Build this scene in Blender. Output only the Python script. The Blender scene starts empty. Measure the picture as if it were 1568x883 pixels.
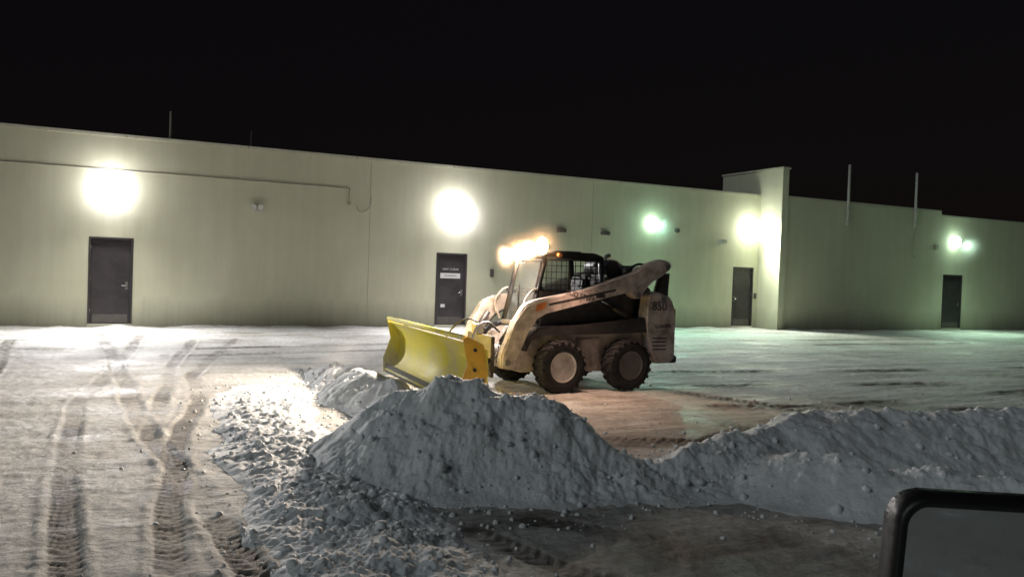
import bpy, bmesh, math, random
import numpy as np
from mathutils import Vector, Matrix
random.seed(4); np.random.seed(4)
D=bpy.data; S=bpy.context.scene; C=S.collection
S.view_settings.view_transform='Standard'
try: S.view_settings.look='None'
except Exception: pass
S.view_settings.exposure=0

# ---------------------------------------------------------------- materials
def new_mat(name):
    m=D.materials.new(name); m.use_nodes=True
    nt=m.node_tree; b=nt.nodes['Principled BSDF']
    return m,nt,b
def N(nt,t,**k):
    n=nt.nodes.new(t)
    for a,v in k.items():
        if a in n.inputs: n.inputs[a].default_value=v
        else: setattr(n,a,v)
    return n
def paint(name,col,rough=.5,var=.25,dirt=(.05,.045,.04),dirt_amt=.35,metal=0,scale=6,bump=.15):
    m,nt,b=new_mat(name); L=nt.links.new
    tc=N(nt,'ShaderNodeTexCoord')
    n1=N(nt,'ShaderNodeTexNoise',Scale=scale,Detail=6.,Roughness=.65); L(tc.outputs['Object'],n1.inputs['Vector'])
    r=N(nt,'ShaderNodeValToRGB'); L(n1.outputs['Fac'],r.inputs['Fac'])
    r.color_ramp.elements[0].position=.42; r.color_ramp.elements[1].position=.68
    mx=N(nt,'ShaderNodeMixRGB'); mx.inputs['Color1'].default_value=(*col,1); mx.inputs['Color2'].default_value=(*dirt,1)
    ml=N(nt,'ShaderNodeMath',operation='MULTIPLY'); ml.inputs[1].default_value=dirt_amt
    L(r.outputs['Color'],ml.inputs[0]); L(ml.outputs[0],mx.inputs['Fac'])
    L(mx.outputs[0],b.inputs['Base Color'])
    b.inputs['Roughness'].default_value=rough; b.inputs['Metallic'].default_value=metal
    n2=N(nt,'ShaderNodeTexNoise',Scale=scale*8,Detail=3.); L(tc.outputs['Object'],n2.inputs['Vector'])
    bp=N(nt,'ShaderNodeBump',Strength=bump,Distance=.01); L(n2.outputs['Fac'],bp.inputs['Height']); L(bp.outputs[0],b.inputs['Normal'])
    return m
def emit(name,col,s):
    m,nt,b=new_mat(name)
    b.inputs['Base Color'].default_value=(*col,1)
    b.inputs['Emission Color'].default_value=(*col,1); b.inputs['Emission Strength'].default_value=s
    return m
def haze(name,dens,col=(1,1,1),noise=0,power=2.):
    # scattering volume for imitated lamp glare and for snow powder, densest at the centre, fading to nothing at the rim
    m=D.materials.new(name); m.use_nodes=True; nt=m.node_tree; nt.nodes.clear(); L=nt.links.new
    o=nt.nodes.new('ShaderNodeOutputMaterial'); v=nt.nodes.new('ShaderNodeVolumeScatter')
    v.inputs['Color'].default_value=(*col,1)
    tc=N(nt,'ShaderNodeTexCoord'); g=N(nt,'ShaderNodeTexGradient',gradient_type='SPHERICAL'); L(tc.outputs['Object'],g.inputs['Vector'])
    p=N(nt,'ShaderNodeMath',operation='POWER'); L(g.outputs['Fac'],p.inputs[0]); p.inputs[1].default_value=power
    ml=N(nt,'ShaderNodeMath',operation='MULTIPLY'); L(p.outputs[0],ml.inputs[0]); ml.inputs[1].default_value=dens
    out=ml.outputs[0]
    if noise:
        n=N(nt,'ShaderNodeTexNoise',Scale=noise,Detail=3.); L(tc.outputs['Object'],n.inputs['Vector'])
        r=N(nt,'ShaderNodeMapRange'); r.inputs['From Min'].default_value=.38; r.inputs['From Max'].default_value=.65; L(n.outputs['Fac'],r.inputs['Value'])
        m2=N(nt,'ShaderNodeMath',operation='MULTIPLY'); L(out,m2.inputs[0]); L(r.outputs[0],m2.inputs[1]); out=m2.outputs[0]
    L(out,v.inputs['Density']); L(v.outputs[0],o.inputs['Volume']); return m
M_haze=haze('lamp_glow',.22); M_glowg=haze('lamp_glow_green',.14); M_gloww=haze('lamp_glow_warm',1.3,(1,.70,.46)); M_dust=haze('snow_dust',1.1,noise=2.4,power=1.5)  # all but the snow dust imitate lamp glare, no ice in the air
M_white=paint('loader_white_paint',(.56,.50,.46),.5,dirt=(.13,.11,.10),dirt_amt=.85,scale=4)
M_arm=paint('loader_arm_paint',(.55,.49,.45),.45,dirt=(.13,.11,.10),dirt_amt=.8,scale=5)
M_dark=paint('dark_machine_paint',(.024,.022,.024),.5,dirt=(.10,.09,.09),dirt_amt=.4)
M_grey=paint('grey_steel',(.2,.19,.18),.45,metal=.4)
M_orange=paint('orange_paint',(.6,.20,.05),.45)
M_endp=paint('plow_end_plate_paint',(.80,.44,.04),.45,dirt=(.3,.2,.1))
M_yellow=paint('plow_yellow_paint',(.88,.76,.07),.55,dirt=(.68,.63,.42),dirt_amt=.75,scale=1.8)
M_tyre=paint('tyre_rubber',(.013,.013,.014),.85,dirt=(.07,.068,.068),dirt_amt=.3,scale=9)
M_rim=paint('rim_white',(.64,.6,.6),.5,dirt_amt=.5)
M_rimd=paint('rim_dark',(.15,.14,.14),.5,dirt_amt=.6)
M_chrome=paint('cylinder_rod',(.6,.6,.6),.2,metal=1,dirt_amt=.1)
M_door=paint('door_paint',(.035,.03,.033),.45,dirt=(.1,.09,.09),dirt_amt=.4,scale=2)
M_frame=paint('door_frame_paint',(.05,.045,.045),.5)
M_cop=paint('coping_metal',(.57,.56,.45),.5,dirt=(.3,.3,.25),dirt_amt=.3,scale=2)
M_fix=paint('fixture_metal',(.12,.11,.1),.5)
M_sign=paint('sign_white',(.7,.7,.7),.5,dirt_amt=.1)
M_black=paint('black_plastic',(.010,.010,.011),.42,dirt=(.03,.03,.03),dirt_amt=.3)
M_cond=paint('conduit_paint',(.39,.38,.29),.6)
M_pole=paint('pole_galvanised',(.55,.55,.50),.5,dirt_amt=.2)
M_lampw=emit('lamp_lens',(.97,.96,1),18)
M_lampg=emit('lamp_lens_green',(.80,1,.90),10)
M_work=emit('work_lamp_lens',(1,.74,.48),80)
m,nt,b=new_mat('cab_glass'); b.inputs['Base Color'].default_value=(.7,.75,.75,1); b.inputs['Roughness'].default_value=.08
b.inputs['Transmission Weight'].default_value=.9; b.inputs['IOR'].default_value=1.1; M_glass=m
m,nt,b=new_mat('mirror_glass'); b.inputs['Metallic'].default_value=1
b.inputs['Base Color'].default_value=(.75,.78,.8,1); M_mirror=m
tc=N(nt,'ShaderNodeTexCoord'); n=N(nt,'ShaderNodeTexNoise',Scale=22.,Detail=6.,Roughness=.7); nt.links.new(tc.outputs['Object'],n.inputs['Vector'])
mr=N(nt,'ShaderNodeMapRange'); mr.inputs['From Min'].default_value=.4; mr.inputs['From Max'].default_value=.7; mr.inputs['To Min'].default_value=.02; mr.inputs['To Max'].default_value=.25
nt.links.new(n.outputs['Fac'],mr.inputs['Value']); nt.links.new(mr.outputs[0],b.inputs['Roughness'])

def wall_mat():
    m,nt,b=new_mat('painted_block_wall'); L=nt.links.new
    tc=N(nt,'ShaderNodeTexCoord')
    mp=N(nt,'ShaderNodeMapping'); mp.inputs['Rotation'].default_value=(math.radians(90),0,0); L(tc.outputs['Object'],mp.inputs['Vector'])
    n=N(nt,'ShaderNodeTexNoise',Scale=.35,Detail=5.,Roughness=.6); L(tc.outputs['Object'],n.inputs['Vector'])
    mps=N(nt,'ShaderNodeMapping'); mps.inputs['Scale'].default_value=(2.2,2.2,.18); L(tc.outputs['Object'],mps.inputs['Vector'])
    ns=N(nt,'ShaderNodeTexNoise',Scale=1.6,Detail=5.,Roughness=.7); L(mps.outputs[0],ns.inputs['Vector'])
    r1=N(nt,'ShaderNodeValToRGB'); L(n.outputs['Fac'],r1.inputs['Fac'])
    r1.color_ramp.elements[0].position=.3; r1.color_ramp.elements[0].color=(.57,.57,.42,1)
    r1.color_ramp.elements[1].position=.7; r1.color_ramp.elements[1].color=(.67,.67,.51,1)
    r2=N(nt,'ShaderNodeValToRGB'); L(ns.outputs['Fac'],r2.inputs['Fac'])
    r2.color_ramp.elements[0].position=.35; r2.color_ramp.elements[0].color=(.93,.93,.91,1)
    r2.color_ramp.elements[1].position=.62; r2.color_ramp.elements[1].color=(1,1,1,1)
    mx=N(nt,'ShaderNodeMixRGB',blend_type='MULTIPLY'); mx.inputs['Fac'].default_value=1
    L(r1.outputs[0],mx.inputs['Color1']); L(r2.outputs[0],mx.inputs['Color2'])
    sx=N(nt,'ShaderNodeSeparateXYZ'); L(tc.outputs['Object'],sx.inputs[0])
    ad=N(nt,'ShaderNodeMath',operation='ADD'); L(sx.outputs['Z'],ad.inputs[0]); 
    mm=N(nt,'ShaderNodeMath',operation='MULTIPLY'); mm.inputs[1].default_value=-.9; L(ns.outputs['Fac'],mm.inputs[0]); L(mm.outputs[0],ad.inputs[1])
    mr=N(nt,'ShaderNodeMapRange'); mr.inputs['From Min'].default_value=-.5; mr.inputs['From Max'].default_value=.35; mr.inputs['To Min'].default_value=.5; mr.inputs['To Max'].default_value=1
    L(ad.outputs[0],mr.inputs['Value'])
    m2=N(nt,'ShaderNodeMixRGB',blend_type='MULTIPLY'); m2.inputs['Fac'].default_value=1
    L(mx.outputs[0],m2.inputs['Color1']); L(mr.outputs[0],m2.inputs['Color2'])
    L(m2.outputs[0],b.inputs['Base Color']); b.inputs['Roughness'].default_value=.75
    br=N(nt,'ShaderNodeTexBrick'); L(mp.outputs[0],br.inputs['Vector'])
    br.inputs['Scale'].default_value=1; br.inputs['Brick Width'].default_value=.4; br.inputs['Row Height'].default_value=.2; br.inputs['Mortar Size'].default_value=.008
    br.inputs['Color1'].default_value=(1,1,1,1); br.inputs['Color2'].default_value=(1,1,1,1); br.inputs['Mortar'].default_value=(0,0,0,1)
    nf=N(nt,'ShaderNodeTexNoise',Scale=45.,Detail=3.); L(tc.outputs['Object'],nf.inputs['Vector'])
    b1=N(nt,'ShaderNodeBump',Strength=.2,Distance=.005); L(br.outputs['Color'],b1.inputs['Height'])
    b2=N(nt,'ShaderNodeBump',Strength=.4,Distance=.006); L(nf.outputs['Fac'],b2.inputs['Height']); L(b1.outputs[0],b2.inputs['Normal'])
    L(b2.outputs[0],b.inputs['Normal'])
    return m
M_wall=wall_mat()

def snow_mat():
    m,nt,b=new_mat('ploughed_snow'); L=nt.links.new
    tc=N(nt,'ShaderNodeTexCoord')
    n=N(nt,'ShaderNodeTexNoise',Scale=2.,Detail=6.,Roughness=.7); L(tc.outputs['Object'],n.inputs['Vector'])
    r=N(nt,'ShaderNodeValToRGB'); L(n.outputs['Fac'],r.inputs['Fac'])
    e=r.color_ramp.elements; e[0].position=.30; e[0].color=(.66,.69,.70,1); e[1].position=.58; e[1].color=(.86,.90,.92,1)
    L(r.outputs[0],b.inputs['Base Color']); b.inputs['Roughness'].default_value=.6
    n2=N(nt,'ShaderNodeTexNoise',Scale=30.,Detail=6.,Roughness=.68); L(tc.outputs['Object'],n2.inputs['Vector'])
    b1=N(nt,'ShaderNodeBump',Strength=.6,Distance=.022); L(n2.outputs['Fac'],b1.inputs['Height'])
    L(b1.outputs[0],b.inputs['Normal'])
    return m
M_snow=snow_mat()

WA=math.atan2(.436,.9)
def ground_mat():
    m,nt,b=new_mat('packed_snow_ground'); L=nt.links.new
    tc=N(nt,'ShaderNodeTexCoord')
    at=N(nt,'ShaderNodeAttribute',attribute_name='dirt')
    mp=N(nt,'ShaderNodeMapping'); mp.inputs['Rotation'].default_value=(0,0,-WA); L(tc.outputs['Object'],mp.inputs['Vector'])
    mp2=N(nt,'ShaderNodeMapping'); mp2.inputs['Scale'].default_value=(.16,1.7,1); L(mp.outputs[0],mp2.inputs['Vector'])
    ns=N(nt,'ShaderNodeTexNoise',Scale=1.,Detail=8.,Roughness=.76,Distortion=.5); L(mp2.outputs[0],ns.inputs['Vector'])
    nb=N(nt,'ShaderNodeTexNoise',Scale=.7,Detail=8.,Roughness=.68); L(tc.outputs['Object'],nb.inputs['Vector'])
    av=N(nt,'ShaderNodeMath',operation='ADD'); L(ns.outputs['Fac'],av.inputs[0]); L(nb.outputs['Fac'],av.inputs[1])
    ml=N(nt,'ShaderNodeMath',operation='MULTIPLY'); ml.inputs[1].default_value=.5; L(av.outputs[0],ml.inputs[0])
    sb=N(nt,'ShaderNodeMath',operation='SUBTRACT'); L(ml.outputs[0],sb.inputs[0])
    md=N(nt,'ShaderNodeMath',operation='MULTIPLY'); md.inputs[1].default_value=.19; L(at.outputs['Fac'],md.inputs[0]); L(md.outputs[0],sb.inputs[1])
    r=N(nt,'ShaderNodeValToRGB'); L(sb.outputs[0],r.inputs['Fac'])
    e=r.color_ramp.elements; e[0].position=.28; e[0].color=(.15,.138,.12,1); e[1].position=.56; e[1].color=(.80,.81,.79,1)
    x=e.new(.37); x.color=(.31,.295,.265,1); x=e.new(.46); x.color=(.58,.575,.54,1)
    nf=N(nt,'ShaderNodeTexNoise',Scale=11.,Detail=7.,Roughness=.72); L(tc.outputs['Object'],nf.inputs['Vector'])
    rf=N(nt,'ShaderNodeValToRGB'); L(nf.outputs['Fac'],rf.inputs['Fac'])
    rf.color_ramp.elements[0].position=.35; rf.color_ramp.elements[0].color=(.64,.64,.62,1); rf.color_ramp.elements[1].position=.58
    mx=N(nt,'ShaderNodeMixRGB',blend_type='MULTIPLY'); mx.inputs['Fac'].default_value=1
    L(r.outputs[0],mx.inputs['Color1']); L(rf.outputs[0],mx.inputs['Color2'])
    L(mx.outputs[0],b.inputs['Base Color'])
    rr=N(nt,'ShaderNodeMapRange'); rr.inputs['From Min'].default_value=.35; rr.inputs['From Max'].default_value=.6; rr.inputs['To Min'].default_value=.42; rr.inputs['To Max'].default_value=.8
    L(nb.outputs['Fac'],rr.inputs['Value']); L(rr.outputs[0],b.inputs['Roughness'])
    b1=N(nt,'ShaderNodeBump',Strength=.8,Distance=.06); L(ns.outputs['Fac'],b1.inputs['Height'])
    b2=N(nt,'ShaderNodeBump',Strength=.8,Distance=.03); L(nf.outputs['Fac'],b2.inputs['Height']); L(b1.outputs[0],b2.inputs['Normal'])
    L(b2.outputs[0],b.inputs['Normal'])
    return m
M_ground=ground_mat()

# ---------------------------------------------------------------- mesh helpers
def link(o,parent=None):
    C.objects.link(o)
    if parent: o.parent=parent
    return o
def empty(name,loc=(0,0,0),rz=0):
    e=D.objects.new(name,None); e.location=loc; e.rotation_euler=(0,0,rz); e.empty_display_size=.3; C.objects.link(e); return e
def from_bm(name,bm,mat,parent=None,smooth=False):
    bmesh.ops.recalc_face_normals(bm,faces=bm.faces)
    me=D.meshes.new(name); bm.to_mesh(me); bm.free(); me.materials.append(mat)
    if smooth:
        for p in me.polygons: p.use_smooth=True
    return link(D.objects.new(name,me),parent)
def prism(name,pts,y0,y1,mat,parent=None,bevel=.012,seg=2):
    bm=bmesh.new()
    a=[bm.verts.new((x,y0,z)) for x,z in pts]; c=[bm.verts.new((x,y1,z)) for x,z in pts]
    bm.faces.new(a); bm.faces.new(c[::-1])
    n=len(pts)
    for i in range(n): bm.faces.new((a[i],c[i],c[(i+1)%n],a[(i+1)%n]))
    if bevel: bmesh.ops.bevel(bm,geom=bm.edges[:],offset=bevel,segments=seg,affect='EDGES',clamp_overlap=True)
    return from_bm(name,bm,mat,parent)
def box(name,x0,x1,y0,y1,z0,z1,mat,parent=None,bevel=.01,seg=2):
    return prism(name,[(x0,z0),(x1,z0),(x1,z1),(x0,z1)],y0,y1,mat,parent,bevel,seg)
def rod(name,p,q,r,mat,parent=None,r2=None,n=20):
    p=Vector(p);q=Vector(q); d=q-p
    bm=bmesh.new()
    bmesh.ops.create_cone(bm,cap_ends=True,segments=n,radius1=r,radius2=r if r2 is None else r2,depth=d.length)
    rot=Vector((0,0,1)).rotation_difference(d.normalized()).to_matrix().to_4x4()
    bmesh.ops.transform(bm,matrix=Matrix.Translation((p+q)/2)@rot,verts=bm.verts)
    o=from_bm(name,bm,mat,parent)
    for f in o.data.polygons: f.use_smooth=len(f.vertices)==4
    return o
def ellipsoid(name,c,r,mat,parent):
    bm=bmesh.new(); bmesh.ops.create_uvsphere(bm,u_segments=28,v_segments=16,radius=1)
    o=from_bm(name,bm,mat,parent,True); o.location=c; o.scale=r; return o
def tube(name,pts,r,mat,parent=None):
    cu=D.curves.new(name,'CURVE'); cu.dimensions='3D'; cu.bevel_depth=r; cu.bevel_resolution=3
    s=cu.splines.new('BEZIER'); s.bezier_points.add(len(pts)-1)
    for b,p in zip(s.bezier_points,pts): b.co=p; b.handle_left_type=b.handle_right_type='AUTO'
    cu.materials.append(mat); cu.use_fill_caps=True
    return link(D.objects.new(name,cu),parent)
def lathe(name,prof,mat,parent,center,n=48,smooth=True):
    bm=bmesh.new(); rings=[]
    for y,r in prof:
        rings.append([bm.verts.new((center[0]+r*math.cos(2*math.pi*i/n),center[1]+y,center[2]+r*math.sin(2*math.pi*i/n))) for i in range(n)])
    for a,b_ in zip(rings,rings[1:]):
        for i in range(n): bm.faces.new((a[i],a[(i+1)%n],b_[(i+1)%n],b_[i]))
    bm.faces.new(rings[0]); bm.faces.new(rings[-1][::-1])
    o=from_bm(name,bm,mat,parent)
    for f in o.data.polygons: f.use_smooth=len(f.vertices)==4
    return o
def text(name,body,size,mat,parent,loc,rot,ext=.002):
    cu=D.curves.new(name,'FONT'); cu.body=body; cu.size=size; cu.extrude=ext; cu.materials.append(mat)
    cu.align_x='CENTER'; cu.align_y='CENTER'
    o=link(D.objects.new(name,cu),parent); o.location=loc; o.rotation_euler=rot; return o

# ---------------------------------------------------------------- numpy noise
def h2(ix,iy,seed):
    a=(ix.astype(np.int64)*374761393+iy.astype(np.int64)*668265263+seed*2246822519)&0xffffffff
    a=((a^(a>>13))*1274126177)&0xffffffff
    a=(a^(a>>16))&0xffffffff
    return a/4294967295.0
def vnoise(x,y,seed=0):
    ix=np.floor(x);iy=np.floor(y);fx=x-ix;fy=y-iy
    u=fx*fx*fx*(fx*(fx*6-15)+10);v=fy*fy*fy*(fy*(fy*6-15)+10)
    a=h2(ix,iy,seed);b_=h2(ix+1,iy,seed);c=h2(ix,iy+1,seed);d=h2(ix+1,iy+1,seed)
    return (a+(b_-a)*u)+((c+(d-c)*u)-(a+(b_-a)*u))*v
def fbm(x,y,o=4,seed=0,g=.5):
    s=0;a=1;t=0
    for i in range(o):
        s=s+a*(vnoise(x*2**i+17*i,y*2**i-9*i,seed+i)-.5); t+=a; a*=g
    return s/t*2
def lumps(x,y,sc,seed):
    x=x*sc;y=y*sc; ix=np.floor(x);iy=np.floor(y); out=np.zeros_like(x)
    for dx in (-1,0,1):
        for dy in (-1,0,1):
            cx=ix+dx;cy=iy+dy
            px=cx+h2(cx,cy,seed);py=cy+h2(cx,cy,seed+7)
            r=.35+.6*h2(cx,cy,seed+13)**2
            ang=h2(cx,cy,seed+21)*3.14; ux=np.cos(ang);uy=np.sin(ang)
            ddx=x-px;ddy=y-py
            a=ddx*ux+ddy*uy; c=(-ddx*uy+ddy*ux)*1.35
            q=np.clip(1-(a*a+c*c)/(r*r),0,1)
            out=np.maximum(out,r*q**.85)
    return out/sc
def polydist(X,Y,pl):
    best=np.full(X.shape,1e9);H=np.zeros_like(X);A=np.zeros_like(X);Sg=np.zeros_like(X);acc=0
    for (x0,y0,h0),(x1,y1,h1) in zip(pl,pl[1:]):
        dx=x1-x0;dy=y1-y0;l=math.hypot(dx,dy)
        t=np.clip(((X-x0)*dx+(Y-y0)*dy)/l**2,0,1)
        ex=X-(x0+t*dx);ey=Y-(y0+t*dy);d=np.hypot(ex,ey)
        k=d<best
        best=np.where(k,d,best);H=np.where(k,h0+(h1-h0)*t,H);A=np.where(k,acc+t*l,A)
        Sg=np.where(k,(dx*ey-dy*ex)/l,Sg); acc+=l
    return best,A,H,Sg
def ridge(X,Y,pl,w0=.35,wk=1.35):
    out=np.zeros_like(X)
    for a,b_ in zip(pl,pl[1:]):
        (x0,y0,h0),(x1,y1,h1)=a,b_
        dx=x1-x0;dy=y1-y0;l2=dx*dx+dy*dy
        t=np.clip(((X-x0)*dx+(Y-y0)*dy)/l2,0,1)
        d=np.hypot(X-(x0+t*dx),Y-(y0+t*dy)); h=h0+(h1-h0)*t
        p=np.clip(1-d/(w0+wk*h),0,1); p=.45*p+.55*p*p*(3-2*p)
        out=np.maximum(out,h*p)
    return out
BERM=[(-1.9,8.45,.08),(-1.5,8.15,.18),(-1.12,7.9,.46),(-.75,7.7,.74),(-.50,7.6,.81),(.13,7.4,.71),(.43,7.3,.52),(.74,7.15,.33),(1.26,7.0,.22),(1.89,7.3,.32),(2.4,7.7,.42),(3.1,8.2,.56),(4.2,8.3,.50),(5.44,8.6,.52),(9,9,.48),(14,10,.4),(22,13,.3)]
RIDGE2=[(1.9,7.2,.22),(2.57,6.9,.33),(3.3,6.6,.36),(3.94,6.2,.33),(5.0,5.6,.32),(7.5,4.6,.3)]
PUSH=[(-3.0,13.6,.16),(-2.3,11.9,.36),(-1.8,10.8,.42),(-1.2,9.9,.30)]
WIND=[(-3.5,11.6,.02),(-3.2,10.6,.06),(-2.75,9.3,.09),(-2.3,8.2,.10),(-1.5,6.5,.10),(-.65,4.75,.10),(.25,2.9,.10),(1.2,1.0,.10)]
def pile_height(X,Y):
    wx=X+.13*fbm(X*1.7,Y*1.7,3,5); wy=Y+.13*fbm(X*1.7,Y*1.7,3,6)
    hb=np.maximum(ridge(wx,wy,BERM),ridge(wx,wy,RIDGE2,.3,1.2))
    hp=ridge(wx,wy,PUSH,.3,1.0)
    big=np.maximum(hb,hp)
    d,a,h,_=polydist(wx,wy,WIND)
    t=np.clip(d/(.63+.10*fbm(a*1.5,a*0,2,9)),0,1)
    hw=h*(1-t**2.4)*(1+.35*fbm(X*2,Y*2,3,31))
    return big,hw
def pile_detail(X,Y,base,big,hw):
    m=np.clip(base/.08,0,1)
    det=.11*fbm(X*2.2,Y*2.2,4,40)*np.clip(base/.4,.25,1)
    l=lumps(X,Y,4.5,50)*.15+lumps(X+3.3,Y-1.7,10,60)*.28+lumps(X-2.3,Y+5.7,21,70)*.36+lumps(X-7.3,Y+1.7,38,75)*.32
    rough=.25+.70*np.clip(fbm(X*1.1,Y*1.1,3,90)*2+.5,0,1)
    rough=np.where(hw>big,np.maximum(rough,.9)*1.0,rough)
    return base+m*(det+l*rough-.02)+.010*fbm(X*20,Y*20,4,80,.6)*m
def pile_surface(X,Y):
    big,hw=pile_height(X,Y); base=np.maximum(big,hw)
    k=base>.003; z=np.zeros_like(X); z[k]=pile_detail(X[k],Y[k],base[k],big[k],hw[k])
    return z,base,big,hw

TRACKS=[
 ([(-9.5,19.0,0),(-4.17,9.2,0),(-1.53,4.9,0),(.4,1.6,0)],.12,.014,1),
 ([(-11.0,18.0,0),(-5.9,8.8,0),(-3.1,4.2,0),(-1.6,1.4,0)],.12,.013,1),
 ([(-8.6,19.0,0),(-6.4,13.2,0),(-5.3,10.0,0),(-3.6,6.6,0),(-1.2,2.4,0)],.11,.010,1),
 ([(-6.4,19.0,0),(-4.9,12.5,0),(-4.0,10.5,0),(-3.3,8.2,0),(-2.5,6.0,0),(-1.9,4.7,0)],.11,.010,1),
 ([(-14,16.0,0),(-9,11.5,0),(-6.4,8.0,0),(-5.0,5.0,0),(-4.5,3.0,0)],.13,.014,1),
 ([(-15,18.0,0),(-10.5,13.5,0),(-7.6,9.6,0),(-6.0,6.0,0),(-5.8,3.0,0)],.13,.014,1),
 ([(-12.5,18.0,0),(-8.2,11.4,0),(-5.2,6.6,0),(-3.6,3.6,0)],.11,.010,1),
 ([(-7.2,18.5,0),(-5.6,13.5,0),(-4.6,10.8,0),(-3.6,8.2,0)],.10,.011,1),
 ([(-.2,5.6,0),(.7,4.6,0),(1.4,3.4,0)],.12,.006,1),
 ([(.2,5.9,0),(1.4,5.5,0),(3.4,4.6,0),(5.5,3.4,0)],.12,.007,1),
 ([(1.0,5.95,0),(2.6,5.4,0),(5.0,4.2,0)],.12,.007,1),
 ([(1.3,12.2,0),(2.4,11.0,0),(2.9,9.7,0),(2.2,8.9,0),(.9,8.9,0)],.15,.014,1),
 ([(2.4,13.0,0),(3.9,11.7,0),(4.3,10.3,0),(3.7,9.3,0)],.15,.014,1),
 ([(3.2,13.6,0),(8,15,0),(20,20.5,0)],.16,.016,1),
 ([(2.4,15.2,0),(8,17,0),(20,22.4,0)],.16,.014,1),
 ([(3.0,11.5,0),(9,12.4,0),(24,18,0)],.16,.014,1),
 ([(3.5,10.3,0),(9,11.3,0),(24,16,0)],.16,.014,1),
 ([(5.0,12.0,0),(10,14.8,0),(24,20,0)],.16,.014,1),
 ([(-14,13,0),(-7.5,14.5,0),(-2,18,0),(6,22,0),(20,29,0)],.16,.010,1),
 ([(-14,14.4,0),(-7.5,16,0),(-2,19.6,0),(6,23.6,0),(20,30.6,0)],.16,.010,1),
]
def ground_surface(X,Y):
    z=.02*fbm(X*.25,Y*.25,3,1)+.008*fbm(X*1.5,Y*1.5,4,2)
    c,s=math.cos(WA),math.sin(WA)
    a=X*c+Y*s; b_=-X*s+Y*c
    z=z+.018*fbm(a*.35,b_*2.4,4,3)+.008*fbm(X*9,Y*9,3,4)
    near=np.clip((45-np.hypot(X,Y))/15,0,1); z=z*near
    dirt=.30*fbm(a*.2,b_*.8,3,8)
    wob=.06*fbm(X*.6,Y*.6,3,77)
    for pl,w,dp,tr in TRACKS:
        d,al,_,sg=polydist(X+wob,Y,pl)
        brk=np.clip(.75+1.5*fbm(al*.45+pl[0][0],al*0+3,3,12),0,1)
        ins=np.clip((w-d)/.03,0,1)
        rim=np.exp(-((d-w-.035)/.03)**2)
        tread=np.clip(.5+1.2*np.sin((al+np.abs(sg)*.8)*2*math.pi/.10+1.2*fbm(X*5,Y*5,2,41)),0,1)
        z=z-ins*dp*brk*(.5+.8*tread)+rim*dp*.8*brk*(.3+1.2*vnoise(X*14,Y*14,5))
        dirt=np.maximum(dirt,ins*brk*(.75+.35*tread))
        dirt=np.maximum(dirt,.35*np.clip((w*2.4-d)/.15,0,1)*brk)
    q=np.exp(-(((X-2.0)/2.6)**2+((Y-10.2)/1.6)**2)); dirt=dirt+.45*q
    q=np.exp(-(((X-2.2)/3.2)**2+((Y-4.6)/1.4)**2)); dirt=dirt+.35*q
    dw=-( (X+12.6)*.436*-1+(Y-20.1)*.9 )
    sl=(X+12.6)*.9+(Y-20.1)*.436
    edge=np.where(sl>24.25,dw-1.0,dw)
    dr=np.clip(1-edge/(.35+.3*fbm(sl*.5,sl*0,3,14)),0,1)*(edge>-1.5)
    z=z+dr**2*(.02+.05*fbm(sl*1.1,sl*0+2,3,15))*near
    z=z+.07*np.exp(-((sl-2.6)/.28)**2)*np.clip(1-np.abs(edge)/.4,0,1)**1.5
    z=z+.05*np.exp(-((sl-24.9)/.5)**2)*np.clip(1-np.abs(dw-1.0)/.5,0,1)
    dirt=dirt*(1-dr)
    nearp=np.clip(ridge(X,Y,BERM,1.0,1.5)*4,0,1)
    z=z+lumps(X+9.1,Y+2.2,16,33)*.3*nearp*np.clip(fbm(X*3,Y*3,2,34)*2,0,1)
    spots=np.clip(fbm(X*.7,Y*.7,3,35)*2.2-.5,0,1)*np.clip((16-Y)/6,0,1)
    z=z+lumps(X+1.1,Y+7.2,20,36)*.3*spots
    return z,dirt

def polar_grid(radii,ths):
    R,T=np.meshgrid(radii,ths,indexing='ij')
    return R*np.sin(T),R*np.cos(T)
def grid_mesh(name,X,Y,Z,mat,parent=None,mask=None,attr=None,wrap=False):
    nr,nc=X.shape
    idx=np.arange(nr*nc).reshape(nr,nc)
    if wrap:
        nx=np.roll(idx,-1,axis=1); a=idx[:-1];b_=nx[:-1];c=nx[1:];d=idx[1:]
    else:
        a=idx[:-1,:-1];b_=idx[:-1,1:];c=idx[1:,1:];d=idx[1:,:-1]
    F=np.stack([a.ravel(),d.ravel(),c.ravel(),b_.ravel()],1)
    V=np.stack([X.ravel(),Y.ravel(),Z.ravel()],1)
    A=None if attr is None else attr.ravel()
    if mask is not None:
        mv=mask.ravel(); F=F[mv[F].any(axis=1)]
        used=np.unique(F); rm=np.full(nr*nc,-1); rm[used]=np.arange(len(used)); F=rm[F]; V=V[used]
        if A is not None: A=A[used]
    me=D.meshes.new(name)
    me.vertices.add(len(V)); me.vertices.foreach_set('co',V.astype(np.float32).ravel())
    me.loops.add(F.size); me.loops.foreach_set('vertex_index',F.astype(np.int32).ravel())
    me.polygons.add(len(F)); me.polygons.foreach_set('loop_start',np.arange(0,F.size,4,dtype=np.int32))
    try: me.polygons.foreach_set('loop_total',np.full(len(F),4,dtype=np.int32))
    except Exception: pass
    me.polygons.foreach_set('use_smooth',np.ones(len(F),dtype=bool))
    me.update(calc_edges=True)
    if A is not None:
        at=me.attributes.new('dirt','FLOAT','POINT'); at.data.foreach_set('value',A.astype(np.float32))
    me.materials.append(mat)
    return link(D.objects.new(name,me),parent)

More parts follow.
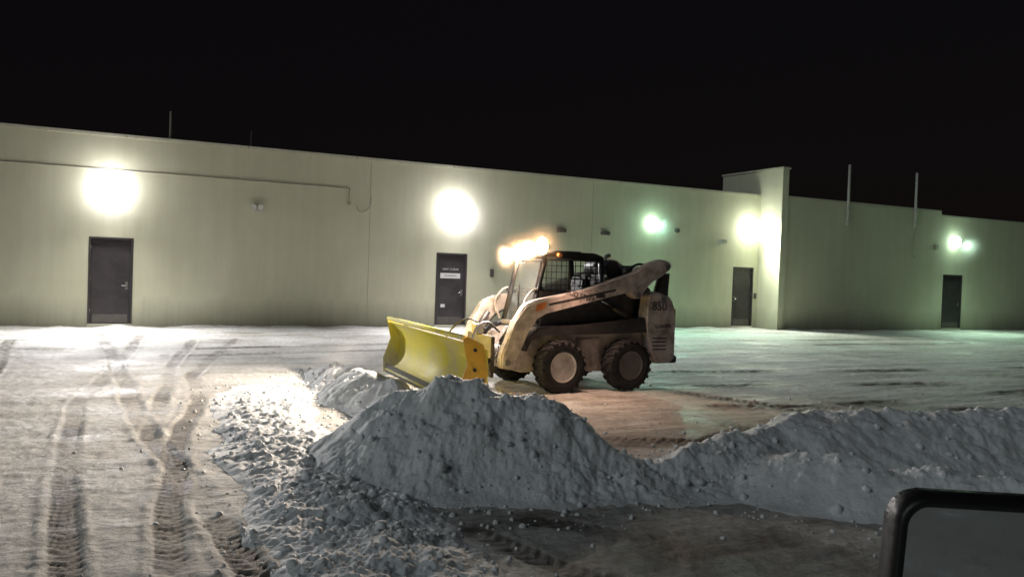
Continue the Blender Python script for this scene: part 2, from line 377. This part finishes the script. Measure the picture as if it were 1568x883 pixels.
fine=np.linspace(math.radians(-44),math.radians(44),800)
coarse=np.linspace(math.radians(44),math.radians(316),70)[1:-1]
ths=np.concatenate([fine,coarse])
rad=np.concatenate([np.geomspace(.3,2.8,14)[:-1],np.geomspace(2.8,46,580)[:-1],np.geomspace(46,1500,24)])
X,Y=polar_grid(rad,ths)
Z,dirt=ground_surface(X,Y)
ground=grid_mesh('ground',X,Y,Z,M_ground,attr=dirt,wrap=True)

rad=np.geomspace(2.8,17,720); th=np.linspace(math.radians(-34),math.radians(50),1020)
X,Y=polar_grid(rad,th)
Z,base,big,hw=pile_surface(X,Y)
gl=.02*fbm(X*.25,Y*.25,3,1)+.008*fbm(X*1.5,Y*1.5,4,2)
ZZ=np.where(base>.004,Z+gl-.008,-.08)
mb=(base>.004)
grid_mesh('snow_pile',X,Y,ZZ,M_snow,mask=mb&(big>=hw))
grid_mesh('snow_windrow',X,Y,ZZ-.001,M_snow,mask=mb&(big<hw))

def clods(name,n):
    bm=bmesh.new(); bmesh.ops.create_icosphere(bm,subdivisions=2,radius=1)
    bv=np.array([v.co[:] for v in bm.verts]); bf=np.array([[v.index for v in f.verts] for f in bm.faces]); bm.free()
    cand=np.random.rand(34000,2)*np.array([13,11])+np.array([-5,3.2])
    z,base,big,hw=pile_surface(cand[:,0],cand[:,1]); gz,_=ground_surface(cand[:,0],cand[:,1])
    r2=ridge(cand[:,0],cand[:,1],BERM,.9,1.4)+ridge(cand[:,0],cand[:,1],RIDGE2,.8,1.4)+ridge(cand[:,0],cand[:,1],PUSH,.8,1.4)
    d,_,_,_=polydist(cand[:,0],cand[:,1],WIND)
    pr=np.where(base>.03,.14,np.clip(r2*2.5,0,.25)+np.where(d<.95,.10,0)+.006)
    k=np.random.rand(len(pr))<pr; cand=cand[k][:n]; zz=np.where(base>.004,z-.01,gz)[k][:n]; onp=(base>.03)[k][:n]
    m=len(cand); Vs=[];Fs=[]
    r=.007+.026*np.random.rand(m)**3.5*np.where(onp,1.2,.8)
    for i in range(m):
        s=r[i]*(.7+.6*np.random.rand(3)); 
        off=1+.3*(np.random.rand(len(bv),1)-.5)
        a=random.random()*6.28; ca,sa=math.cos(a),math.sin(a)
        v=bv*off*s; v=np.stack([v[:,0]*ca-v[:,1]*sa,v[:,0]*sa+v[:,1]*ca,v[:,2]],1)
        Vs.append(v+np.array([cand[i,0],cand[i,1],zz[i]+r[i]*.15])); Fs.append(bf+i*len(bv))
    V=np.concatenate(Vs);F=np.concatenate(Fs)
    me=D.meshes.new(name); me.vertices.add(len(V)); me.vertices.foreach_set('co',V.astype(np.float32).ravel())
    me.loops.add(F.size); me.loops.foreach_set('vertex_index',F.astype(np.int32).ravel())
    me.polygons.add(len(F)); me.polygons.foreach_set('loop_start',np.arange(0,F.size,3,dtype=np.int32))
    try: me.polygons.foreach_set('loop_total',np.full(len(F),3,dtype=np.int32))
    except Exception: pass
    me.polygons.foreach_set('use_smooth',np.ones(len(F),dtype=bool))
    me.update(calc_edges=True); me.materials.append(M_snow)
    link(D.objects.new(name,me))
clods('snow_clods',3400)
# a little airborne powder beside the blade, low over the pushed snow
ellipsoid('snow_dust_cloud',(-2.15,12.3,.30),(.9,1.2,.45),M_dust,None)

# ---------------------------------------------------------------- building
B=empty('warehouse_building',(-12.6,20.1,0),WA)
def wall_run(name,s0,s1,y,h,openings,thick=.3):
    cur=s0;i=0
    for a,b_,top in openings:
        box(f'{name}_{i}',cur,a,y,y+thick,-.3,h,M_wall,B,bevel=0); i+=1
        box(f'{name}_lintel_{i}',a,b_,y,y+thick,top,h,M_wall,B,bevel=0)
        box(f'{name}_sill_{i}',a,b_,y-.02,y+thick,-.3,.08,M_cop,B,bevel=0)
        cur=b_
    box(f'{name}_{i}',cur,s1,y,y+thick,-.3,h,M_wall,B,bevel=0)
def door(s0,s1,y,top,bottom=.08,sign=False,right=True):
    f=.05
    box('door_frame',s0,s0+f,y-.015,y+.16,bottom,top,M_frame,B,.004)
    box('door_frame',s1-f,s1,y-.015,y+.16,bottom,top,M_frame,B,.004)
    box('door_frame',s0+f,s1-f,y-.015,y+.16,top-f,top,M_frame,B,.004)
    box('door_leaf',s0+f+.004,s1-f-.004,y+.05,y+.10,bottom,top-f-.004,M_door,B,.004)
    hx=s1-f-.09 if right else s0+f+.09
    box('door_lock_plate',hx-.035,hx+.035,y+.035,y+.05,.98,1.18,M_grey,B,.003)
    rod('door_handle',(hx,y+.0,1.08),(hx-(.13 if right else -.13),y+.0,1.08),.012,M_chrome,B)
    rod('door_handle_stem',(hx,y+.045,1.08),(hx,y-.005,1.08),.012,M_chrome,B)
    box('kick_plate',s0+f+.06,s1-f-.06,y+.042,y+.05,bottom+.03,bottom+.25,M_fix,B,.002)
    for hz in (.35,1.2,2.0): rod('door_hinge',((s0+f if right else s1-f),y+.03,hz),((s0+f if right else s1-f),y+.03,hz+.1),.012,M_grey,B)
    if sign:
        box('door_sign',s0+.16,s1-.2,y+.040,y+.050,1.52,1.68,M_sign,B,.002)
        text('door_sign_lettering','NO PARKING',.07,M_black,B,((s0+s1)/2-.01,y+.037,1.60),(math.pi/2,0,0),.001)
        text('door_number','UNIT 12 REAR',.085,M_sign,B,((s0+s1)/2-.01,y+.047,1.80),(math.pi/2,0,0),.001)
        box('door_sticker',s0+.20,s0+.34,y+.043,y+.05,.62,.72,M_sign,B,.002)
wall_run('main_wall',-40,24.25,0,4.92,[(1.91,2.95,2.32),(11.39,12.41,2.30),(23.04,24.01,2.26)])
door(1.91,2.95,0,2.32); door(11.39,12.41,0,2.30,sign=True); door(23.04,24.01,0,2.26,right=False)
wall_run('annex_wall',24.55,33.0,-1,4.83,[])
wall_run('annex_far_wall',33.0,70,-.96,4.66,[(33.3,34.5,2.3)])
door(33.3,34.5,-.96,2.3)
box('fire_wall',24.25,24.55,-1.08,2.2,-.3,5.86,M_wall,B,bevel=.01)
box('fire_wall_cap',24.21,24.59,-1.12,2.24,5.86,5.94,M_cop,B,.01)
def coping(s0,s1,y,z):
    box('roof_coping',s0,s1,y-.03,y+.36,z,z+.08,M_cop,B,.006)
    k=s0
    while k<s1-3:
        k+=3.05; box('coping_joint',k,k+.04,y-.033,y+.1,z-.002,z+.083,M_cond,B,.001)
coping(-40,24.2,0,4.92); coping(24.6,32.95,-1,4.83); coping(32.97,70,-.96,4.66)
box('roof_deck',-40,24.2,.31,22,4.3,4.5,M_fix,B,0); box('roof_deck_annex',24.6,70,-.6,22,4.2,4.4,M_fix,B,0)
box('rear_wall',-40,70,22,22.3,-.3,4.9,M_wall,B,0); box('end_wall',-40.3,-40,0,22,-.3,4.9,M_wall,B,0)
for s in (-1.6,9.25,16.9): box('control_joint',s,s+.015,-.003,.0,0.05,4.9,M_cond,B,0)
tube('conduit',[(-40,-.03,4.08),(-10,-.03,4.08),(0,-.03,4.07),(4,-.03,4.06),(8.6,-.03,4.05)],.015,M_cond,B)
rod('conduit_drop',(8.62,-.03,4.06),(8.62,-.03,3.65),.014,M_cond,B)
tube('cable_loop',[(9.3,-.03,3.9),(9.2,-.03,3.5),(8.95,-.03,3.4),(8.85,-.03,3.55)],.01,M_cond,B)
rod('conduit_junction',(8.62,-.0,3.62),(8.62,-.09,3.62),.05,M_cond,B)
def small_fitting(s,z,y=0):
    box('fitting_box',s-.12,s+.12,y-.09,y,z-.06,z+.05,M_pole,B,.012)
    for d in (-.13,.05): rod('fitting_head',(s+d,y-.07,z+.09),(s+d-.03,y-.24,z+.05),.05,M_pole,B,r2=.075)
small_fitting(6.08,3.28); 
for s,z in ((15.7,3.2),(17.4,3.2)): box('wall_vent_hood',s-.15,s+.15,-.16,0,z-.06,z+.06,M_fix,B,.012)
small_fitting(22.4,3.1)
rod('round_vent',(20.4,0,3.45),(20.4,-.1,3.45),.08,M_fix,B)
box('wall_box',13.2,13.32,-.06,0,1.6,1.85,M_fix,B,.008)
box('wall_box',24.06,24.16,-.06,0,1.1,1.3,M_fix,B,.008)
box('wall_box',32.6,32.8,-1.08,-1,3.3,3.5,M_cond,B,.008)
def lamp_fixture(s,y,z,lens,rx,rz):
    box('wall_lamp_housing',s-rx*.6,s+rx*.6,y-.10,y,z-rz*.6,z+rz*.6,M_fix,B,.03)
    ellipsoid('wall_lamp_lens',(s,y-.11,z),(rx,.09,rz),lens,B)
def lamp_light(s,y,z,col,pw,ps,size=.15,hz=1.0,hm=None):
    l=D.lights.new('wall_lamp_light','POINT'); l.energy=pw; l.color=col; l.shadow_soft_size=size
    o=link(D.objects.new('wall_lamp_light',l),B); o.location=(s,y-.50,z)
    l=D.lights.new('wall_lamp_beam','SPOT'); l.energy=ps; l.color=col; l.spot_size=math.radians(150); l.spot_blend=1; l.shadow_soft_size=size
    o=link(D.objects.new('wall_lamp_beam',l),B); o.location=(s,y-.45,z-.02)
    o.rotation_euler=(math.radians(-52),0,0)
    if hz: ellipsoid('lamp_glow_volume',(s,y-.40,z),(hz*1.25,hz*1.0,hz*1.25),hm or M_haze,B)  # added volume imitating the glare round the wall lamp
lamp_fixture(2.40,0,3.70,M_lampw,.29,.29); lamp_light(2.40,0,3.70,(1,.96,.95),52,2500,hz=1.15)
lamp_fixture(11.88,0,3.67,M_lampw,.33,.33); lamp_light(11.88,0,3.67,(1,.95,.97),52,2500,hz=1.15)
lamp_fixture(19.31,0,3.65,M_lampg,.25,.20); lamp_light(19.31,0,3.65,(.50,1,.72),11,850,hz=.8,hm=M_glowg)
lamp_fixture(23.65,0,3.72,M_lampw,.25,.25); lamp_light(23.65,0,3.72,(.94,1,.84),38,1100,hz=.8,hm=M_glowg)
lamp_fixture(33.85,-1,3.65,M_lampg,.25,.25); lamp_light(33.85,-1,3.65,(.65,1,.72),13,1100,hz=.9,hm=M_glowg)
for s,z0,z1 in ((27.56,4.0,6.3),(31.3,4.15,6.3)):
    rod('conduit_mast',(s,-1.09,z0),(s,-1.09,z1),.05,M_pole,B)
    for zz in (z0+.15,z0+.6): box('mast_bracket',s-.09,s+.09,-1.14,-1,zz,zz+.04,M_pole,B,.004)
tube('mast_cable',[(31.3,-1.09,4.2),(31.28,-1.06,3.6),(31.2,-1.05,3.1),(31.45,-1.05,2.9)],.02,M_cond,B)
rod('roof_aerial',(3.8,.6,4.4),(3.8,.6,5.82),.03,M_cond,B); rod('roof_aerial',(5.95,.8,4.4),(5.95,.8,5.55),.02,M_fix,B)

# ---------------------------------------------------------------- skid steer loader
HA=math.radians(208.8)
K=empty('skid_steer_loader',(.94,13.18,0),HA)
prism('chassis',[(1.18,.30),(1.25,.6),(.98,.92),(.2,.98),(-1.0,1.12),(-1.32,1.1),(-1.36,.42),(-1.1,.27)],-.54,.54,M_white,K,.02)
for sg in (1,-1):
    y0,y1=sorted((sg*.50,sg*.74))
    prism('rear_tower',[(-1.02,.92),(-.98,1.18),(-1.02,1.5),(-1.2,1.56),(-1.50,1.46),(-1.60,1.2),(-1.60,.46),(-1.52,.40),(-1.2,.40),(-1.1,.6)],y0,y1,M_white,K,.03,3)
    prism('fender',[(-1.02,.9),(-.2,.88),(.9,.88),(1.12,.80),(1.18,.62),(1.22,.8),(1.0,.98),(.2,1.02),(-.98,1.14)],sg*.52,sg*.72,M_dark,K,.012)
    a0,a1=sorted((sg*.60,sg*.76))
    prism('lift_arm',[(-1.47,1.96),(-1.40,2.05),(-1.22,2.08),(-.98,2.00),(-.74,1.82),(.15,1.57),(1.08,1.39),(1.26,1.31),(1.42,1.05),(1.62,.58),(1.62,.40),(1.46,.36),(1.36,.55),(1.22,.92),(1.06,1.14),(.9,1.22),(.05,1.39),(-.62,1.57),(-.72,1.44),(-.86,1.44),(-.92,1.62),(-1.06,1.74),(-1.24,1.78)],a0,a1,M_arm,K,.025,3)
    prism('arm_link',[(-1.48,1.98),(-1.36,2.0),(-1.22,1.5),(-1.30,1.38),(-1.42,1.42)],sg*.56,sg*.595,M_white,K,.012)
    prism('arm_link_outer',[(-1.47,1.86),(-1.30,1.84),(-1.22,1.52),(-1.30,1.44),(-1.44,1.46)],sg*.62,sg*.70,M_dark,K,.012)
    rod('pivot_pin',(-1.34,sg*.5,1.95),(-1.34,sg*.79,1.95),.05,M_grey,K)
    rod('pivot_pin',(-1.30,sg*.5,1.42),(-1.30,sg*.77,1.42),.05,M_grey,K)
    rod('pivot_pin',(-.78,sg*.5,1.5),(-.78,sg*.79,1.5),.045,M_grey,K)
    rod('pivot_pin',(1.53,sg*.5,.48),(1.53,sg*.79,.48),.045,M_grey,K)
    rod('lift_cylinder',(-1.05,sg*.56,.98),(-.45,sg*.56,1.28),.05,M_dark,K); rod('lift_cylinder_rod',(-.45,sg*.56,1.28),(.0,sg*.56,1.5),.028,M_chrome,K)
    rod('tilt_cylinder',(1.22,sg*.5,1.15),(1.5,sg*.5,.75),.045,M_dark,K); rod('tilt_cylinder_rod',(1.5,sg*.5,.75),(1.62,sg*.5,.5),.026,M_chrome,K)
    box('inner_side_panel',-.9,.85,sg*.44 if sg>0 else -.50,sg*.50 if sg>0 else -.44,.98,1.52,M_dark,K,.012)
    prism('arm_decal',[(-.35,1.585),(.85,1.345),(.85,1.315),(-.35,1.55)],sg*.7605,sg*.7625,M_dark,K,0)
    prism('arm_decal',[(.90,1.37),(1.06,1.33),(1.08,1.22),(.92,1.27)],sg*.7605,sg*.7625,M_orange,K,0)
    tube('arm_hose',[(-.9,sg*.58,1.6),(-.3,sg*.585,1.42),(.5,sg*.585,1.26),(1.0,sg*.585,1.12),(1.3,sg*.585,.8)],.014,M_black,K)
    for k in range(4): box('tower_vent',-1.40,-1.12,sg*.741 if sg>0 else -.744,sg*.744 if sg>0 else -.741,.62+k*.06,.64+k*.06,M_dark,K,0)
    box('tail_lamp_guard',-1.615,-1.58,min(sg*.56,sg*.70),max(sg*.56,sg*.70),1.1,1.28,M_orange,K,.006)
    box('arm_step',-.15,.02,min(sg*.76,sg*.775),max(sg*.76,sg*.775),1.44,1.50,M_dark,K,.004)
text('side_number','850',.20,M_dark,K,(-1.24,.7425,1.32),(math.pi/2,0,math.pi))
text('side_lettering','LOADER',.085,M_dark,K,(-1.33,.7425,1.0),(math.pi/2,0,math.pi))
text('arm_lettering','SKID STEER',.11,M_dark,K,(.30,.7625,1.465),(math.pi/2,math.radians(13),math.pi))
box('rear_door',-1.50,-1.36,-.5,.5,.45,1.40,M_dark,K,.03)
box('rear_bumper',-1.66,-1.50,-.72,.72,.40,.52,M_dark,K,.02)
box('lower_belly_side',-.2,.2,.545,.60,.32,.80,M_white,K,.015)
box('lower_belly_side',-.2,.2,-.60,-.545,.32,.80,M_white,K,.015)
rod('arm_cross_tube',(-1.0,-.62,1.88),(-1.0,.62,1.88),.07,M_white,K)
rod('front_cross_tube',(1.44,-.62,.62),(1.44,.62,.62),.075,M_white,K)
prism('engine_cover',[(-1.36,1.1),(-1.38,1.55),(-1.1,1.74),(-.40,1.80),(-.38,1.1)],-.42,.42,M_dark,K,.05,3)
rod('exhaust_muffler',(-.58,-.30,1.90),(-.58,.34,1.90),.13,M_dark,K)
rod('air_cleaner',(-.90,.0,1.84),(-.90,.40,1.84),.12,M_dark,K)
tube('exhaust_pipe',[(-.58,.1,1.93),(-.60,.1,2.08),(-.68,.1,2.12)],.035,M_grey,K)
tube('hose',[(-.5,.5,1.55),(-.75,.55,1.9),(-1.05,.52,1.98),(-1.25,.5,1.8)],.02,M_black,K)
def post(p,q,w=.035,mat=M_black): 
    return rod('cab_post',p,q,w,mat,K,n=8)
for sg in (1,-1):
    y=sg*.43
    post((.74,y,2.03),(.98,y,1.0)); post((.30,y,2.03),(.30,y,1.5),.025); post((-.28,y,2.03),(-.34,y,1.1),.04)
    post((.93,y,1.50),(-.32,y,1.50),.03); post((.74,y,2.03),(-.28,y,2.03),.035)
    for k in range(1,6): rod('side_grille_bar',(-.28+k*.095,y,2.02),(-.28+k*.095,y,1.5),.007,M_black,K,n=6)
    for k in range(1,5): rod('side_grille_bar',(-.28,y,1.5+k*.105),(.30,y,1.5+k*.105),.007,M_black,K,n=6)
    box('side_window',.32,.74,y-.004,y+.004,1.53,1.99,M_glass,K,0)
prism('cab_roof',[(.82,2.03),(.80,2.09),(.62,2.13),(-.15,2.13),(-.31,2.08),(-.34,2.03)],-.47,.47,M_black,K,.02,3)
box('roof_hatch',.0,.5,-.3,.3,2.132,2.15,M_dark,K,.01)
box('cab_rear_panel',-.36,-.31,-.42,.42,1.05,1.62,M_dark,K,.01)
rod('cab_front_sill',(.98,-.43,1.0),(.98,.43,1.0),.04,M_white,K)
rod('cab_front_header',(.76,-.43,2.0),(.76,.43,2.0),.035,M_black,K)
prism('front_window',[(.745,1.98),(.752,1.98),(.975,1.04),(.968,1.04)],-.39,.39,M_glass,K,0)
for yy in (-.36,.36): rod('cab_door_frame',(.77,yy,1.96),(.985,yy,1.03),.018,M_dark,K,n=8)
rod('wiper',(.99,.05,1.1),(.87,-.15,1.6),.01,M_black,K,n=6)
prism('seat',[(-.15,1.05),(.25,1.05),(.28,1.2),(.0,1.22),(-.12,1.75),(-.25,1.75),(-.25,1.05)],-.23,.23,M_black,K,.04,3)
for yy in (-.28,.28): rod('control_lever',(.5,yy,1.05),(.45,yy,1.42),.018,M_black,K); 
prism('front_body',[(.95,.95),(1.2,.86),(1.34,.62),(1.34,.34),(1.15,.32),(1.0,.6)],-.50,.50,M_white,K,.02)
for yy in (-.25,.25): box('front_step',1.34,1.44,yy-.16,yy+.16,.50,.54,M_dark,K,.008)
tube('grab_rail',[(1.03,.45,1.05),(1.12,.47,1.30),(1.0,.46,1.50),(.9,.45,1.55)],.016,M_white,K)
tube('grab_rail',[(1.03,-.45,1.05),(1.12,-.47,1.30),(1.0,-.46,1.50),(.9,-.45,1.55)],.016,M_white,K)
for x,y,z in ((.78,.36,2.20),(.80,-.34,2.10)):
    rod('work_lamp_housing',(x-.12,y,z),(x-.03,y,z),.05,M_black,K,r2=.08)
    ellipsoid('work_lamp_lens',(x-.005,y,z),(.07,.125,.14),M_work,K)
    rod('work_lamp_bracket',(x-.07,y,z-.12),(x-.07,y,z),.015,M_black,K,n=8)
    l=D.lights.new('work_lamp_beam','SPOT'); l.energy=1600; l.color=(1,.82,.66); l.spot_size=math.radians(115); l.spot_blend=.8; l.shadow_soft_size=.03
    o=link(D.objects.new('work_lamp_beam',l),K); o.location=(x+.10,y,z)
    dv=Vector((1,.10,-.36)); o.rotation_euler=dv.to_track_quat('-Z','Y').to_euler()
    ellipsoid('lamp_glow_volume',(x-.02,y,z),(.42,.42,.48),M_gloww,K)  # added volume standing in for the work lamp's warm glare
l=D.lights.new('side_warm_fill','SPOT'); l.energy=160; l.color=(1,.60,.44); l.spot_size=math.radians(120); l.spot_blend=1; l.shadow_soft_size=.06  # unseen warm spot added to redden the ground beside the loader
o=link(D.objects.new('side_warm_fill',l),K); o.location=(.55,.95,2.05); o.rotation_euler=Vector((-.15,.55,-1.1)).to_track_quat('-Z','Y').to_euler()
rod('added_side_lamp',(.55,.47,2.08),(.55,.55,2.07),.03,M_orange,K)  # unlit lamp body added to go with the warm spot
l=D.lights.new('loader_front_fill','POINT'); l.energy=95; l.color=(1,.80,.68); l.shadow_soft_size=.08  # unseen point light added to brighten the loader's front
o=link(D.objects.new('loader_front_fill',l),K); o.location=(1.5,.35,1.75)
def wheel(cx,sg):
    cy=sg*.735; R=.41; w=.145; c=(cx,cy,R-.01)
    lathe('tyre',[(-w*.8,.22),(-w,.26),(-w,.33),(-w*.86,.375),(-w*.5,.388),(0,.392),(w*.5,.388),(w*.86,.375),(w,.33),(w,.26),(w*.8,.22)],M_tyre,K,c)
    o=sg
    lathe('rim',[(o*w*.82,.235),(o*w*.95,.225),(o*w*.86,.205),(o*w*.45,.185),(o*w*.38,.10),(o*w*.6,.085),(o*w*.66,.03)],M_rim if cx>0 else M_rimd,K,c,40)
    rod('hub',(cx,cy+o*w*.35,R-.01),(cx,cy+o*w*.75,R-.01),.06,M_dark if cx>0 else M_grey,K)
    for k in range(8):
        a=k*math.pi/4; rod('wheel_nut',(cx+.13*math.cos(a),cy+o*w*.40,R-.01+.13*math.sin(a)),(cx+.13*math.cos(a),cy+o*w*.56,R-.01+.13*math.sin(a)),.014,M_grey,K,n=6)
    bm=bmesh.new()
    for k in range(20):
        for half in (1,-1):
            a=2*math.pi*(k+(.5 if half>0 else 0))/20
            mat=Matrix.Rotation(-a,4,'Y')
            vs=[]
            for dz in (.375,.415):
                for (yy,xx) in ((.01*half,.05),(.01*half,.015),(half*w*1.02,-.045),(half*w*1.02,.0)):
                    vs.append(bm.verts.new(Vector(c)+mat@Vector((xx,yy,dz-(.03 if abs(yy)>w*.9 else 0)))))
            for f in ((0,1,2,3),(4,5,6,7),(0,1,5,4),(1,2,6,5),(2,3,7,6),(3,0,4,7)): bm.faces.new([vs[i] for i in f])
    from_bm('tyre_lugs',bm,M_tyre,K)
for cx in (.62,-.62):
    for sg in (1,-1): wheel(cx,sg)
P=empty('snow_plow_blade',(0,0,0),0); P.parent=K; P.location=(2.57,.05,0); P.rotation_euler=(0,0,math.radians(-5.6))
HW=1.85
def mould(y0,y1,off,th,name,mat):
    bm=bmesh.new(); n=16; rows=[]
    for side in (0,1):
        for y in (y0,y1):
            row=[]
            for i in range(n+1):
                t=i/n; ang=math.radians(-62+118*t); R=.50
                x=-(R+ (th if side else 0))*math.cos(ang)+R*.62; z=.52+R*.93*math.sin(ang)
                row.append(bm.verts.new((x+off,y,z)))
            rows.append(row)
    f0,f1,b0,b1=rows
    for i in range(n):
        bm.faces.new((f0[i],f0[i+1],f1[i+1],f1[i])); bm.faces.new((b0[i],b1[i],b1[i+1],b0[i+1]))
        bm.faces.new((f0[i],b0[i],b0[i+1],f0[i+1])); bm.faces.new((f1[i],f1[i+1],b1[i+1],b1[i]))
    bm.faces.new((f0[0],f1[0],b1[0],b0[0])); bm.faces.new((f0[n],b0[n],b1[n],f1[n]))
    o=from_bm(name,bm,mat,P)
    for f in o.data.polygons: f.use_smooth=True
    return o
mould(-HW,HW,0,.012,'moldboard',M_yellow)
box('cutting_edge',.02,.045,-HW,HW,.05,.20,M_grey,P,.004)
rod('top_edge_tube',(.02,-HW,.95),(.02,HW,.95),.035,M_yellow,P)
k=-HW
while k<=HW+.01:
    pts=[]
    for i in range(9):
        t=i/8; ang=math.radians(-60+114*t); pts.append((-(.515)*math.cos(ang)+.31,.52+.47*math.sin(ang)))
    pts+= [(-.30,.80),(-.32,.30)]
    prism('rear_rib',pts,k-.012 if k>-HW+.02 else k,k+.012,M_yellow,P,0)
    k+=HW*2/8
for sg in (1,-1):
    prism('end_plate',[(.08,.06),(.09,.30),(-.03,.62),(.04,.93),(-.02,.97),(-.24,.86),(-.30,.5),(-.22,.12)],sg*(HW+.014),sg*(HW+.034),M_endp if sg>0 else M_yellow,P,.004)
    for zz in (.3,.55,.8): rod('end_bolt',(-.12,sg*(HW+.03),zz),(-.12,sg*(HW+.055),zz),.025,M_dark,P,n=6)
rod('blade_back_beam',(-.34,-1.2,.38),(-.34,1.2,.38),.055,M_orange,P,n=8)
box('attach_plate',-.95,-.89,-.5,.5,.25,.85,M_dark,P,.01)
for sg in (1,-1):
    rod('push_beam',(-.9,sg*.42,.4),(-.36,sg*.15,.38),.05,M_white,P,n=8)
    rod('angle_cylinder',(-.88,sg*.45,.5),(-.55,sg*.75,.45),.04,M_dark,P); rod('angle_cylinder_rod',(-.55,sg*.75,.45),(-.36,sg*.95,.42),.024,M_chrome,P)
    rod('trip_spring',(-.36,sg*.5,.45),(-.20,sg*.5,.82),.035,M_dark,P)
    tube('hydraulic_hose',[(-1.1,sg*.3,.9),(-.85,sg*.35,1.05),(-.6,sg*.5,.85),(-.55,sg*.7,.52)],.016,M_black,P)
box('mast',-.92,-.80,-.1,.1,.85,1.0,M_grey,P,.01)

# ---------------------------------------------------------------- truck side mirror
T=empty('truck_side_mirror',(.598,1.0,1.397),math.radians(-6))
def rr(w,h,r,n=8,sk=0):
    pts=[]
    for cx,cz,a0 in ((w-r,h-r,0),(-w+r,h-r,90),(-w+r,-h+r,180),(w-r,-h+r,270)):
        for i in range(n+1):
            a=math.radians(a0+90*i/n); pts.append((cx+r*math.cos(a)+sk*(cz+r*math.sin(a)),cz+r*math.sin(a)))
    return pts
prism('mirror_shell',rr(.112,.140,.035,sk=.06),.012,.055,M_black,T,.008,3)
bm=bmesh.new()
out=rr(.120,.147,.037,sk=.06); inn=rr(.102,.129,.024,sk=.06); n=len(out); rings=[]
for t,y in [(0,.02),(0,.0),(.15,-.010),(.45,-.015),(.8,-.010),(1,.0),(1,.02)]:
    rings.append([bm.verts.new((o[0]*(1-t)+i_[0]*t,y,o[1]*(1-t)+i_[1]*t)) for o,i_ in zip(out,inn)])
for a,b_ in zip(rings,rings[1:]):
    for i in range(n): bm.faces.new((a[i],a[(i+1)%n],b_[(i+1)%n],b_[i]))
from_bm('mirror_rim',bm,M_black,T,True)
prism('mirror_pane',rr(.103,.130,.024,sk=.06),.004,.008,M_mirror,T,0)
tube('mirror_arm',[(.05,.05,-.10),(.10,.06,-.22),(.22,.02,-.30),(.36,-.05,-.32)],.018,M_black,T)

# ---------------------------------------------------------------- world + sun + camera
w=D.worlds.new('World'); S.world=w; w.use_nodes=True; nt=w.node_tree; L=nt.links.new
bg=nt.nodes['Background']
sky=nt.nodes.new('ShaderNodeTexSky'); sky.sky_type='NISHITA'; sky.sun_disc=False
sky.sun_elevation=math.radians(2); sky.sun_rotation=math.radians(220)
mx=nt.nodes.new('ShaderNodeMixRGB'); mx.inputs['Fac'].default_value=.985
L(sky.outputs[0],mx.inputs['Color1']); mx.inputs['Color2'].default_value=(.055,.040,.052,1)
L(mx.outputs[0],bg.inputs['Color']); bg.inputs['Strength'].default_value=.05
sl=D.lights.new('ambient_fill','SUN'); sl.energy=.42; sl.angle=math.radians(32); sl.color=(.90,.98,1)  # soft sun added as ambient fill on wall and snow, no moon
so=link(D.objects.new('ambient_fill',sl)); so.rotation_euler=Vector((.76,.62,-.56)).to_track_quat('-Z','Y').to_euler()
cam=D.cameras.new('camera'); co=link(D.objects.new('camera',cam)); S.camera=co
cam.lens=36*1250/1568; cam.sensor_width=36; cam.clip_start=.05; cam.clip_end=4000
co.matrix_world=Matrix.Translation((0,0,1.8))@Matrix.Rotation(math.radians(88.81),4,'X')@Matrix.Rotation(math.radians(2.0),4,'Z')
